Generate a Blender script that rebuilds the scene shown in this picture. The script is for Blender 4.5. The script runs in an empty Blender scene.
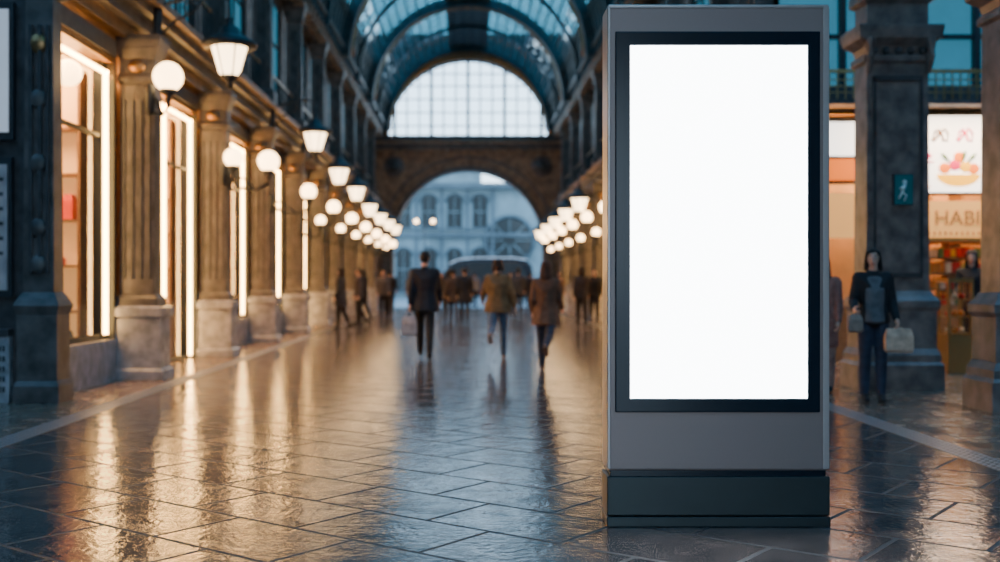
import bpy, bmesh, math, random
from mathutils import Vector, Matrix
random.seed(3)
S=bpy.context.scene
COL=S.collection
pi=math.pi
# ------------------------------------------------------------------ materials
def nd(nt,t,**k):
    n=nt.nodes.new(t)
    for a,b in k.items(): setattr(n,a,b)
    return n
def mat(name,col,rough=.5,metal=0.,var=.0,scale=4.,bump=0.,emit=None,es=0.,stretch=(1,1,1),spec=None):
    m=bpy.data.materials.new(name); m.use_nodes=True; nt=m.node_tree
    p=nt.nodes['Principled BSDF']; L=nt.links.new
    p.inputs['Base Color'].default_value=(*col,1); p.inputs['Roughness'].default_value=rough
    p.inputs['Metallic'].default_value=metal
    if spec is not None: p.inputs['Specular IOR Level'].default_value=spec
    tc=nd(nt,'ShaderNodeTexCoord'); mp=nd(nt,'ShaderNodeMapping'); L(tc.outputs['Object'],mp.inputs['Vector'])
    mp.inputs['Scale'].default_value=stretch
    nz=nd(nt,'ShaderNodeTexNoise'); nz.inputs['Scale'].default_value=scale; nz.inputs['Detail'].default_value=5
    L(mp.outputs[0],nz.inputs['Vector'])
    if var>0:
        r=nd(nt,'ShaderNodeValToRGB'); e=r.color_ramp.elements
        e[0].position=.32; e[1].position=.68
        e[0].color=(*[c*(1-var) for c in col],1); e[1].color=(*[min(1,c*(1+var)) for c in col],1)
        L(nz.outputs[0],r.inputs[0]); L(r.outputs[0],p.inputs['Base Color'])
    if bump>0:
        b=nd(nt,'ShaderNodeBump'); b.inputs['Strength'].default_value=bump; b.inputs['Distance'].default_value=.02
        L(nz.outputs[0],b.inputs['Height']); L(b.outputs[0],p.inputs['Normal'])
    if emit:
        p.inputs['Emission Color'].default_value=(*emit,1); p.inputs['Emission Strength'].default_value=es
    return m
def glass(name,tint,refl=.08,fr=.5):
    m=bpy.data.materials.new(name); m.use_nodes=True; nt=m.node_tree; nt.nodes.clear(); L=nt.links.new
    o=nd(nt,'ShaderNodeOutputMaterial'); t=nd(nt,'ShaderNodeBsdfTransparent'); g=nd(nt,'ShaderNodeBsdfGlossy'); x=nd(nt,'ShaderNodeMixShader')
    t.inputs[0].default_value=(*tint,1); g.inputs['Roughness'].default_value=.03
    lw=nd(nt,'ShaderNodeLayerWeight'); lw.inputs[0].default_value=.15
    mm=nd(nt,'ShaderNodeMath',operation='MULTIPLY_ADD'); mm.inputs[1].default_value=fr; mm.inputs[2].default_value=refl
    L(lw.outputs['Fresnel'],mm.inputs[0]); L(mm.outputs[0],x.inputs[0]); L(t.outputs[0],x.inputs[1]); L(g.outputs[0],x.inputs[2]); L(x.outputs[0],o.inputs[0])
    return m
def floor_mat(name,c1,c2,mort,size,rot,r0,r1,bs=.25,ms=.012):
    m=bpy.data.materials.new(name); m.use_nodes=True; nt=m.node_tree; L=nt.links.new
    p=nt.nodes['Principled BSDF']
    tc=nd(nt,'ShaderNodeTexCoord'); mp=nd(nt,'ShaderNodeMapping'); L(tc.outputs['Object'],mp.inputs['Vector'])
    mp.inputs['Rotation'].default_value=(0,0,rot)
    bk=nd(nt,'ShaderNodeTexBrick'); bk.offset=.5; bk.inputs['Scale'].default_value=1
    bk.inputs['Brick Width'].default_value=size*1.5; bk.inputs['Row Height'].default_value=size
    bk.inputs['Mortar Size'].default_value=ms; bk.inputs['Mortar Smooth'].default_value=.25
    bk.inputs['Color1'].default_value=(*c1,1); bk.inputs['Color2'].default_value=(*c2,1); bk.inputs['Mortar'].default_value=(*mort,1)
    L(mp.outputs[0],bk.inputs['Vector'])
    nz=nd(nt,'ShaderNodeTexNoise'); nz.inputs['Scale'].default_value=5; nz.inputs['Detail'].default_value=8; L(tc.outputs['Object'],nz.inputs['Vector'])
    nf=nd(nt,'ShaderNodeTexNoise'); nf.inputs['Scale'].default_value=22; nf.inputs['Detail'].default_value=4; L(tc.outputs['Object'],nf.inputs['Vector'])
    bk2=nd(nt,'ShaderNodeTexBrick'); bk2.offset=.5; bk2.inputs['Scale'].default_value=1
    bk2.inputs['Brick Width'].default_value=size*1.5; bk2.inputs['Row Height'].default_value=size; bk2.inputs['Mortar Size'].default_value=0
    bk2.inputs['Color1'].default_value=(0,0,0,1); bk2.inputs['Color2'].default_value=(1,1,1,1); L(mp.outputs[0],bk2.inputs['Vector'])
    mx=nd(nt,'ShaderNodeMixRGB',blend_type='MULTIPLY'); mx.inputs[0].default_value=.8
    r=nd(nt,'ShaderNodeValToRGB'); r.color_ramp.elements[0].position=.3; r.color_ramp.elements[1].position=.7
    r.color_ramp.elements[0].color=(.5,.5,.52,1); r.color_ramp.elements[1].color=(1.25,1.2,1.15,1)
    L(nz.outputs[0],r.inputs[0]); L(bk.outputs['Color'],mx.inputs[1]); L(r.outputs[0],mx.inputs[2]); L(mx.outputs[0],p.inputs['Base Color'])
    mr=nd(nt,'ShaderNodeMapRange'); mr.inputs['From Min'].default_value=.38; mr.inputs['From Max'].default_value=.66
    mr.inputs['To Min'].default_value=r0; mr.inputs['To Max'].default_value=r1; L(nz.outputs[0],mr.inputs[0])
    ra=nd(nt,'ShaderNodeMath',operation='MULTIPLY_ADD'); ra.inputs[1].default_value=.08; L(bk2.outputs['Color'],ra.inputs[0]); L(mr.outputs[0],ra.inputs[2])
    rb=nd(nt,'ShaderNodeMath',operation='MULTIPLY_ADD'); rb.inputs[1].default_value=.5; L(bk.outputs['Fac'],rb.inputs[0]); L(ra.outputs[0],rb.inputs[2]); L(rb.outputs[0],p.inputs['Roughness'])
    b=nd(nt,'ShaderNodeBump'); b.inputs['Strength'].default_value=bs; b.inputs['Distance'].default_value=.004
    L(nf.outputs[0],b.inputs['Height'])
    b3=nd(nt,'ShaderNodeBump'); b3.inputs['Strength'].default_value=.5; b3.inputs['Distance'].default_value=.01; L(nz.outputs[0],b3.inputs['Height']); L(b3.outputs[0],b.inputs['Normal'])
    b2=nd(nt,'ShaderNodeBump'); b2.inputs['Strength'].default_value=1; b2.inputs['Distance'].default_value=.008; b2.invert=True
    L(bk.outputs['Fac'],b2.inputs['Height']); L(b.outputs[0],b2.inputs['Normal']); L(b2.outputs[0],p.inputs['Normal'])
    p.inputs['Specular IOR Level'].default_value=1.0
    return m
M={}
M['stone']=mat('stone_brown',(.074,.064,.060),.45,var=.5,scale=5,bump=.25)
M['stoneD']=mat('stone_dark',(.040,.038,.040),.42,var=.5,scale=6,bump=.25)
M['stoneL']=mat('stone_pedestal',(.27,.27,.29),.25,var=.3,scale=7,bump=.06)
M['ston_or']=mat('stone_ochre',(.20,.12,.07),.5,var=.4,scale=3,bump=.3)
M['granite']=mat('granite',(.15,.122,.11),.35,var=.45,scale=5,bump=.15)
M['bronze']=mat('bronze',(.30,.17,.07),.35,.75,var=.3,scale=5)
M['iron']=mat('iron_dark',(.025,.03,.034),.5,.3)
M['ironT']=mat('iron_teal',(.02,.05,.065),.45,.3,var=.3)
M['led']=mat('led_warm',(1,.8,.5),emit=(1.,.55,.17),es=34)
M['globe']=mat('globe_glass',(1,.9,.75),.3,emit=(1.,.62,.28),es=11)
M['lantern']=mat('lantern_glass',(1,.9,.75),.3,emit=(1.,.70,.38),es=8)
M['bulb']=mat('bulb',(1,.8,.6),emit=(1,.58,.22),es=45)
M['glowback']=mat('shelf_back_glow',(.8,.55,.3),.5,var=.2,scale=1.5,emit=(1,.50,.17),es=.75)  # glow added to the shelf backs to brighten the shop interiors
M['glass']=glass('shop_glass',(.97,.96,.94),.02,.12)
M['vglass']=glass('vault_glass',(.13,.40,.49),.03)
M['rglass']=glass('roof_glass',(.55,.70,.78),.06)
M['eglass']=glass('end_glass',(.95,.98,1.0),.02,.1)
M['tealwin']=mat('teal_window_sky_glow',(.03,.085,.11),.12,.0,var=.5,scale=1.2,emit=(.05,.26,.40),es=.7)  # emission painted in for sky light on the panes
M['shopwall']=mat('shop_wall',(.68,.43,.21),.6,var=.25,scale=1.3)
M['shelf']=mat('shelf_wood',(.24,.12,.05),.5,var=.3,scale=8,stretch=(1,1,6))
M['white']=mat('screen_white',(1,1,1),.3,emit=(.93,.97,1),es=12)
M['bezel']=mat('bezel_black',(.003,.011,.020),.2,spec=.35)
M['alu']=mat('kiosk_aluminium',(.225,.170,.158),.42,.4,var=.05,scale=40,stretch=(40,1,1))
M['aluL']=mat('kiosk_edge',(.46,.41,.39),.3,.6)
M['kbase']=mat('kiosk_base',(.018,.029,.031),.35,.3,var=.1)
M['poster']=mat('poster_white',(.55,.58,.62),.5,emit=(.8,.88,1),es=.35)
M['poster2']=mat('poster_pink',(.45,.36,.35),.5,var=.3,scale=3)
M['plaster']=mat('ext_plaster',(.14,.20,.225),.8,var=.3,scale=.6)
M['plasterD']=mat('ext_trim',(.065,.095,.115),.8,var=.3,scale=.6)
M['extwin']=mat('ext_window',(.008,.016,.02),.3)
M['sign']=mat('lightbox',(1,1,1),.4,emit=(1,.96,.9),es=2.6)
M['pink']=mat('sign_pink',(.8,.04,.16),.5,emit=(.9,.03,.15),es=.7)
M['yellow']=mat('sign_yellow',(.9,.5,.02),.5,emit=(1,.5,.0),es=1.3)
M['orange']=mat('sign_orange',(.9,.22,.02),.5,emit=(1,.2,.01),es=.9)
M['magenta']=mat('neon_magenta',(.9,.05,.3),.5,emit=(1,.03,.18),es=5)
M['band']=mat('sign_band',(.6,.36,.12),.5,emit=(1,.46,.13),es=.8)
M['ink']=mat('letter_dark',(.16,.07,.03),.5,emit=(.7,.3,.09),es=.5)
M['tealsign']=mat('teal_sign',(.01,.15,.16),.4)
M['pale']=mat('pictogram_pale',(.6,.8,.8),.5)
M['red']=mat('package_red',(.7,.05,.03),.5); M['org']=mat('package_orange',(.8,.27,.04),.5); M['crm']=mat('package_cream',(.75,.62,.42),.5)
M['grn']=mat('package_green',(.12,.25,.1),.5); M['blu']=mat('package_blue',(.08,.16,.3),.5); M['yel']=mat('package_yellow',(.85,.6,.08),.5)
M['brass']=mat('brass',(.55,.36,.14),.3,.8)
M['gutter']=mat('gutter_metal',(.05,.06,.065),.35,.5,var=.3,scale=20)
M['dot']=mat('tactile_stud',(.32,.34,.35),.3,.6)
M['floor']=floor_mat('floor_slabs',(.125,.093,.082),(.076,.063,.060),(.011,.011,.012),.58,math.radians(38),.03,.15,.65,.014)
M['floor2']=floor_mat('floor_side',(.22,.15,.105),(.165,.115,.085),(.04,.03,.025),.5,0,.10,.26,.4)
M['pave']=mat('ext_pavement',(.2,.24,.27),.4,var=.2,scale=1)
PAL=['red','org','crm','grn','shelf','blu','crm']
# ------------------------------------------------------------------ mesh builder
class MB:
    def __init__(s): s.v=[];s.f=[];s.m=[];s.s=[];s.mats=[]
    def mi(s,k):
        if k not in s.mats: s.mats.append(k)
        return s.mats.index(k)
    def add(s,vs,fs,k,smooth=False):
        o=len(s.v); s.v+= [tuple(v) for v in vs]; i=s.mi(k)
        for f in fs: s.f.append(tuple(o+a for a in f)); s.m.append(i); s.s.append(smooth)
    def box(s,x0,x1,y0,y1,z0,z1,k):
        if x0>x1:x0,x1=x1,x0
        if y0>y1:y0,y1=y1,y0
        s.fr((x0,x1,y0,y1),z0,(x0,x1,y0,y1),z1,k)
    def fr(s,a,z0,b,z1,k):
        v=[(a[0],a[2],z0),(a[1],a[2],z0),(a[1],a[3],z0),(a[0],a[3],z0),(b[0],b[2],z1),(b[1],b[2],z1),(b[1],b[3],z1),(b[0],b[3],z1)]
        s.add(v,[(3,2,1,0),(4,5,6,7),(0,1,5,4),(1,2,6,5),(2,3,7,6),(3,0,4,7)],k)
    def stack(s,r,levels,k):
        x0,x1,y0,y1=r
        for (za,ia),(zb,ib) in zip(levels[:-1],levels[1:]):
            if zb-za<1e-5: continue
            s.fr((x0+ia,x1-ia,y0+ia,y1-ia),za,(x0+ib,x1-ib,y0+ib,y1-ib),zb,k)
    def lathe(s,c,prof,k,n=20,smooth=True):
        vs=[];fs=[]
        for r,z in prof:
            for i in range(n):
                a=2*pi*i/n; vs.append((c[0]+r*math.cos(a),c[1]+r*math.sin(a),c[2]+z))
        for j in range(len(prof)-1):
            for i in range(n):
                fs.append((j*n+i,j*n+(i+1)%n,(j+1)*n+(i+1)%n,(j+1)*n+i))
        fs.append(tuple(range(n-1,-1,-1))); fs.append(tuple((len(prof)-1)*n+i for i in range(n)))
        s.add(vs,fs,k,smooth)
    def wheel(s,c,r,w,k,n=20):
        vs=[];fs=[]
        for rr,dy in((r*.93,-w/2),(r,-w/2+.03),(r,w/2-.03),(r*.93,w/2)):
            for i in range(n):
                a=2*pi*i/n; vs.append((c[0]+rr*math.cos(a),c[1]+dy,c[2]+rr*math.sin(a)))
        for j in range(3):
            for i in range(n): fs.append((j*n+i,j*n+(i+1)%n,(j+1)*n+(i+1)%n,(j+1)*n+i))
        fs.append(tuple(range(n))); fs.append(tuple(3*n+i for i in range(n-1,-1,-1)))
        s.add(vs,fs,k,False)
    def ball(s,c,r,k,n=18,m=12):
        if not hasattr(r,'__len__'): r=(r,r,r)
        vs=[(c[0],c[1],c[2]-r[2])]; fs=[]
        for j in range(1,m):
            t=-pi/2+pi*j/m
            for i in range(n):
                a=2*pi*i/n; vs.append((c[0]+r[0]*math.cos(t)*math.cos(a),c[1]+r[1]*math.cos(t)*math.sin(a),c[2]+r[2]*math.sin(t)))
        vs.append((c[0],c[1],c[2]+r[2])); T=len(vs)-1
        for i in range(n):
            fs.append((0,1+(i+1)%n,1+i)); b=1+(m-2)*n; fs.append((T,b+i,b+(i+1)%n))
        for j in range(m-2):
            for i in range(n):
                a=1+j*n+i; b=1+j*n+(i+1)%n; fs.append((a,b,b+n,a+n))
        s.add(vs,fs,k,True)
    def tube(s,pts,r,k,n=8,smooth=True,up=None):
        pts=[Vector(p) for p in pts]; vs=[];fs=[]
        ref=Vector(up) if up else None
        for i,p in enumerate(pts):
            t=(pts[min(i+1,len(pts)-1)]-pts[max(i-1,0)]).normalized()
            u=ref if ref else (Vector((0,0,1)) if abs(t.z)<.9 else Vector((1,0,0)))
            a=t.cross(u).normalized(); b=a.cross(t).normalized()
            rr=r[i] if hasattr(r,'__len__') else r
            for j in range(n):
                q=2*pi*(j+.5)/n; vs.append(p+a*rr*math.cos(q)+b*rr*math.sin(q))
        for i in range(len(pts)-1):
            for j in range(n):
                fs.append((i*n+j,i*n+(j+1)%n,(i+1)*n+(j+1)%n,(i+1)*n+j))
        fs.append(tuple(range(n-1,-1,-1))); fs.append(tuple((len(pts)-1)*n+j for j in range(n)))
        s.add(vs,fs,k,smooth)
    def build(s,name,loc=(0,0,0),parent=None,bevel=0,rot=0):
        me=bpy.data.meshes.new(name); me.from_pydata(s.v,[],s.f)
        for k in s.mats: me.materials.append(M[k] if isinstance(k,str) else k)
        me.polygons.foreach_set('material_index',s.m); me.polygons.foreach_set('use_smooth',s.s); me.update()
        bm=bmesh.new(); bm.from_mesh(me); bmesh.ops.recalc_face_normals(bm,faces=bm.faces); bm.to_mesh(me); bm.free()
        o=bpy.data.objects.new(name,me); COL.objects.link(o); o.location=loc; o.rotation_euler[2]=rot
        if parent: o.parent=parent
        if bevel:
            b=o.modifiers.new('bev','BEVEL'); b.width=bevel; b.segments=2; b.limit_method='ANGLE'
        return o
def empty(name,loc=(0,0,0),rot=0,sc=1):
    e=bpy.data.objects.new(name,None); COL.objects.link(e); e.location=loc; e.rotation_euler[2]=rot; e.scale=(sc,)*3; e.empty_display_size=.1
    return e
def text(body,size,loc,rot,k,parent=None,name='lettering',ext=.01):
    c=bpy.data.curves.new(name,'FONT'); c.body=body; c.size=size; c.extrude=ext; c.align_x='CENTER'
    o=bpy.data.objects.new(name,c); COL.objects.link(o); o.location=loc; o.rotation_euler=rot; c.materials.append(M[k])
    if parent: o.parent=parent
    return o
def area(name,loc,rot,sx,sy,p,col,parent=None):
    l=bpy.data.lights.new(name,'AREA'); l.shape='RECTANGLE'; l.size=sx; l.size_y=sy; l.energy=p; l.color=col
    o=bpy.data.objects.new(name,l); COL.objects.link(o); o.location=loc; o.rotation_euler=rot
    if parent:o.parent=parent
    return o
END=53.7
# ------------------------------------------------------------------ floor
b=MB(); b.box(-3.68,3.68,-8,END+1,-.1,0,'floor'); b.build('floor')
for s,nm in((-1,'left'),(1,'right')):
    b=MB(); b.box(s*3.92,s*13,-8,END+1,-.1,0,'floor2'); b.build('floor_side_'+nm)
    b=MB(); b.box(s*3.68,s*3.92,-8,END+1,-.1,.002,'gutter')
    y=4.0
    while y<26:
        for i in range(4):
            b.lathe((s*(3.71+.06*i),y,.0),[(.018,.0),(.018,.005),(.012,.008)],'dot',6)
        y+=.075
    b.build('trim_drain_'+nm)
b=MB(); b.box(-40,40,END+1,130,-.1,-.01,'pave'); b.build('ground_square')
# ------------------------------------------------------------------ pillars + facades
PD=.46
def pillar(s,y):
    b=MB(); X0,X1=sorted((s*4.10,s*4.80)); r=(X0,X1,-.04,PD)
    b.stack(r,[(0,-.05),(.12,-.05),(.16,0),(.82,0),(.85,-.04),(.96,-.04),(.99,.03)],'stoneL')
    r2=(X0+.10,X1-.08,.05,PD-.04)
    b.stack(r2,[(.98,-.03),(1.08,-.03),(1.14,.02),(3.95,.03),(4.0,-.01),(4.06,-.01),(4.12,.02),(4.3,.02),(4.45,-.04),(4.55,-.07),(4.62,-.07)],'stone')
    for i in range(4):
        xx=r2[0]+.06+i*.115; b.box(xx,xx+.045,r2[2]+.005,r2[2]+.03,1.35,3.75,'stoneD')
    xi=r2[1] if s<0 else r2[0]
    for i in range(3):
        yy=.11+i*.1; b.box(xi-.035,xi-.015,yy,yy+.04,1.35,3.75,'stoneD') if s<0 else b.box(xi+.015,xi+.035,yy,yy+.04,1.35,3.75,'stoneD')
    b.ball(((r2[0]+r2[1])/2,r2[2]-.0,4.2),(.12,.05,.09),'bronze',10,6)
    b.stack(r2,[(5.12,-.03),(5.4,-.03),(5.46,.05),(7.9,.07),(7.95,0.03),(8.05,0.03),(8.3,-.05),(8.4,-.05)],'stone')
    b.box(r2[0]+.16,r2[1]-.16,r2[2]+.04,r2[2]+.09,5.6,7.7,'stoneD')
    b.build('stone_pillar',(0,y,0),bevel=.008)
PY=[14.7+4.4*i for i in range(9)]
def storefront(s,y0,y1,idx,door=False):
    b=MB(); w=y1-y0
    f=lambda a,c,y_0,y_1,z0,z1,k: b.box(s*a,s*c,y_0,y_1,z0,z1,k)
    if not door: f(4.68,4.95,0,w,0,.55,'stoneL')
    else: f(4.68,4.95,0,w*.35,0,.55,'stoneL')
    f(4.70,4.98,0,w,4.2,4.58,'bronze'); f(4.66,4.72,.1,w-.1,4.28,4.5,'stoneD')
    f(4.70,4.98,0,.10,.5 if not door else 0,4.2,'bronze'); f(4.70,4.98,w-.10,w,.5 if not door else 0,4.2,'iron')
    zb=.62 if not door else .05
    f(4.74,4.79,w-.26,w-.215,zb,4.08,'led'); f(4.74,4.79,.12,w-.215,4.04,4.08,'led')
    if door: f(4.74,4.79,w*.52,w*.52+.045,zb,4.08,'led'); f(4.80,4.9,w*.52-.04,w*.52+.1,zb,4.2,'iron')
    f(4.80,4.9,w-.28,w-.10,zb-.05,4.2,'iron')
    f(4.82,4.88,.1,w-.2,3.2,3.25,'iron'); f(4.82,4.9,.1,w-.2,zb-.08,zb,'iron')
    f(4.86,4.865,.1,w-.2,.5 if not door else 0,4.2,'glass')
    b.build('storefront',(0,y0,0))
def upperbay(s,y0,y1):
    b=MB(); w=y1-y0; f=lambda a,c,y_0,y_1,z0,z1,k: b.box(s*a,s*c,y_0,y_1,z0,z1,k)
    f(4.72,4.95,0,w,5.12,5.6,'stone'); f(4.72,4.95,0,w,8.1,8.4,'stoneD')
    f(4.72,4.95,0,.2,5.6,8.1,'stone'); f(4.72,4.95,w-.2,w,5.6,8.1,'stone')
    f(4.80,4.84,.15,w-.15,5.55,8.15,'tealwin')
    f(4.75,4.82,.2,.28,5.6,8.1,'iron'); f(4.75,4.82,w-.28,w-.2,5.6,8.1,'iron')
    for i in range(1,4): f(4.76,4.82,.2+(w-.4)*i/4-.03,.2+(w-.4)*i/4+.03,5.6,8.1,'iron')
    f(4.76,4.82,.2,w-.2,7.1,7.16,'iron'); f(4.76,4.82,.2,w-.2,6.3,6.35,'iron')
    f(4.42,4.47,0.05,w-.05,5.95,6.0,'bronze'); f(4.30,4.72,0.02,w-.02,5.12,5.2,'stone')
    n=14
    for i in range(n): 
        yy=.1+(w-.2)*i/(n-1); f(4.43,4.46,yy-.012,yy+.012,5.2,5.95,'iron')
    b.build('window_upper_floor',(0,y0,0))
for s,nm in((-1,'left'),(1,'right')):
    start=12.31 if s<0 else 18.31
    ps=[p for p in PY if p>start]
    for p in ps: pillar(s,p)
    ys=[start]+[p for p in ps]
    for i,p in enumerate(ps):
        y0=ys[i]+(PD if i>0 else 0)
        if p-y0>1.5:
            storefront(s,y0,p,i,door=(i%3==1)); upperbay(s,y0,p)
        else:
            b=MB(); b.box(s*4.7,s*4.95,y0,p,0,8.4,'stone'); b.build('wall_pier_'+nm)
    b=MB(); b.box(s*4.7,s*4.95,ps[-1]+PD,END,0,8.4,'stone'); b.build('wall_pier_end_'+nm)
    b=MB()
    for (a,z0,z1,k) in((4.55,4.58,4.74,'bronze'),(4.40,4.74,4.9,'stone'),(4.25,4.9,5.02,'stone'),(4.12,5.02,5.12,'ston_or')):
        b.box(s*a,s*4.98,start,END,z0,z1,k)
    b.build('trim_cornice_lower_'+nm)
    b=MB()
    for (a,z0,z1,k) in((4.5,8.4,8.55,'stone'),(4.3,8.55,8.75,'ston_or'),(4.12,8.75,8.9,'ston_or'),(4.02,8.9,9.02,'stone')):
        b.box(s*a,s*5.3,-8,END,z0,z1,k)
    y=start
    while y<END-.3:
        b.box(s*4.14,s*4.4,y,y+.22,8.3,8.75,'ston_or'); y+=.55
    b.build('trim_cornice_upper_'+nm)
    b=MB(); b.box(s*8.0,s*8.2,start,END,0,4.7,'shopwall'); b.build('wall_shop_back_'+nm)
    b=MB(); b.box(s*4.99,s*8.2,start,END,4.6,4.75,'shopwall'); b.build('ceiling_shop_'+nm)
    b=MB()
    for p in ps: b.box(s*4.99,s*8.0,p+.15,p+.30,0,4.6,'shopwall')
    b.build('wall_shop_partition_'+nm)
    for i,p in enumerate(ps):
        y0=ys[i]+(PD if i>0 else 0)
        if p-y0<1.5: continue
        yc=(y0+p)/2; w=p-y0
        if i<7:
            b=MB()
            for q in range(5):
                z=.35+q*.6; b.box(-.25,.25,-w*.4,w*.4,z,z+.04,'shelf')
                yy=-w*.38
                while yy<w*.36:
                    ww=random.uniform(.08,.22); hh=random.uniform(.12,.4)
                    if random.random()<.8:
                        b.stack((-.12,.12,yy,yy+ww),[(z+.04,0),(z+.04+hh*.75,0),(z+.04+hh,.02 if ww<.12 else 0)],random.choice(PAL))
                    yy+=ww+.05
            b.box(-.25,.25,-w*.4-.04,-w*.4,0,3.1,'shelf'); b.box(-.25,.25,w*.4,w*.4+.04,0,3.1,'shelf'); 
            b.build('display_shelf',(s*7.6,yc,0))
            b=MB()
            for q in range(6):
                z=.3+q*.6; b.box(-1.1,1.1,-.15,.15,z,z+.03,'shelf')
                xx=-1.0
                while xx<.9:
                    ww=random.uniform(.08,.25); hh=random.uniform(.1,.34)
                    if random.random()<.5: b.stack((xx,xx+ww,-.1,.1),[(z+.03,0),(z+.03+hh*.75,0),(z+.03+hh,.02)],random.choice(PAL))
                    xx+=ww+.08
            b.box(-1.14,-1.1,-.17,.15,0,4.1,'shelf'); b.box(1.1,1.14,-.17,.15,0,4.1,'shelf'); b.box(-1.14,1.14,.12,.15,0,4.1,'glowback')
            b.build('display_shelf',(s*6.2,p-.18,0))
        b=MB()
        for q in range(4):
            b.lathe((s*(5.4+.1*(q%2)),yc-w*.36+q*w*.24,4.38),[(.03,.22),(.05,.15),(.06,0)],'iron',8)
            b.ball((s*(5.4+.1*(q%2)),yc-w*.36+q*w*.24,4.36),.05,'bulb',8,6)
        for q in range(3):
            yy=yc-w*.3+q*w*.25; b.tube([(s*5.7,yy,4.6),(s*5.7,yy,2.3+.5*(q%2))],.01,'iron',5); b.ball((s*5.7,yy,2.25+.5*(q%2)),.06,'bulb',10,8)
        b.build('pendant_lamp_group')
        area('shop_light',(s*6.2,yc,4.5),(0,0,0),2.0,w*.8,(560 if i<4 else 300) if s<0 else 170,(1,.56,.23))
b=MB(); b.box(-5.2,-5.15,17.2,17.5,2.6,3.1,'magenta'); b.box(-5.2,-5.15,17.1,17.8,1.9,1.95,'magenta'); b.build('neon_sign')
b=MB(); b.box(-5.2,-5.15,21.4,21.9,2.6,2.9,'magenta'); b.box(-5.2,-5.15,21.0,21.1,1.3,1.8,'magenta'); b.build('neon_sign')
def mannequin(x,y,c):
    b=MB(); b.lathe((0,0,0),[(.16,0),(.16,.02),(.02,.03),(.02,.9),(.13,.92),(.17,1.0),(.12,1.18),(.17,1.4),(.16,1.48),(.06,1.54),(.045,1.6),(.08,1.68),(.09,1.76),(.05,1.85),(.01,1.87)],c,16)
    b.tube([(-.17,0,1.45),(-.23,0,1.2),(-.22,.05,.95)],[.05,.04,.03],c); b.tube([(.17,0,1.45),(.23,0,1.2),(.22,.05,.95)],[.05,.04,.03],c)
    b.build('mannequin',(x,y,.0))
mannequin(-5.3,13.5,'crm'); mannequin(-5.3,16.6,'shelf'); mannequin(-5.3,21.3,'shelf'); mannequin(-5.3,26,'shelf')
# ------------------------------------------------------------------ left pier
b=MB()
b.box(-13,-4.6,11.98,12.3,0,9,'stoneD')
b.stack((-4.86,-4.46,11.9,12.25),[(0,-.05),(.18,-.05),(.24,-.02),(.95,-.02),(1.05,-.05),(1.12,-.02),(1.2,.03),(4.4,.05),(4.45,-.02),(4.6,-.05),(5.1,-.05),(5.2,0),(8.4,0)],'stone')
b.box(-4.76,-4.72,11.9,11.95,1.4,4.1,'stoneD'); b.box(-4.66,-4.62,11.9,11.95,1.4,4.1,'stoneD'); b.box(-4.57,-4.54,11.9,11.95,1.4,4.1,'stoneD')
for z in(1.5,1.9,2.6,3.3,3.9): b.ball((-4.66,11.93,z),(.10,.05,.11),'bronze' if z>3.5 else 'stone',10,8)
b.box(-8,-4.95,11.86,12.0,0,.72,'stoneL'); b.box(-8,-4.95,11.84,12.0,.72,.8,'stoneD')
for i in range(5):
    for j in range(5): b.box(-5.18+i*.04,-5.155+i*.04,11.85,11.87,.12+j*.11,.18+j*.11,'iron')
b.build('wall_left',bevel=.006)
b=MB(); b.box(-6.1,-4.92,11.9,11.97,2.85,4.34,'iron'); b.box(-6.0,-4.97,11.88,11.91,2.93,4.26,'poster'); b.build('poster_frame')
b=MB(); b.box(-6.1,-4.94,11.9,11.97,1.15,2.66,'iron'); b.box(-6.0,-4.98,11.88,11.91,1.22,2.58,'poster2')
for i in range(6): b.box(-5.2,-5.02,11.875,11.882,2.4-i*.16,2.44-i*.16,'stoneD')
b.build('poster_frame')
b=MB(); b.box(-13.2,-13,-8,12.3,0,9,'stone'); b.build('wall_transept_left')
b=MB(); b.box(13,13.2,-8,18.3,0,9,'stone'); b.build('wall_transept_right')
b=MB(); b.box(-13,-5.3,-8,12.3,9,9.2,'rglass')
b.box(5.3,13,-8,18.3,9,9.2,'rglass')
for x in(-11,-9,-7,7,9,11): b.box(x-.08,x+.08,-8,12 if x<0 else 18,8.8,9.05,'ironT')
for y in range(-8,18,2): b.box(5.3,13,y-.05,y+.05,8.85,9.0,'ironT'); 
for y in range(-8,12,2): b.box(-13,-5.3,y-.05,y+.05,8.85,9.0,'ironT')
b.build('ceiling_transept')
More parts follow.
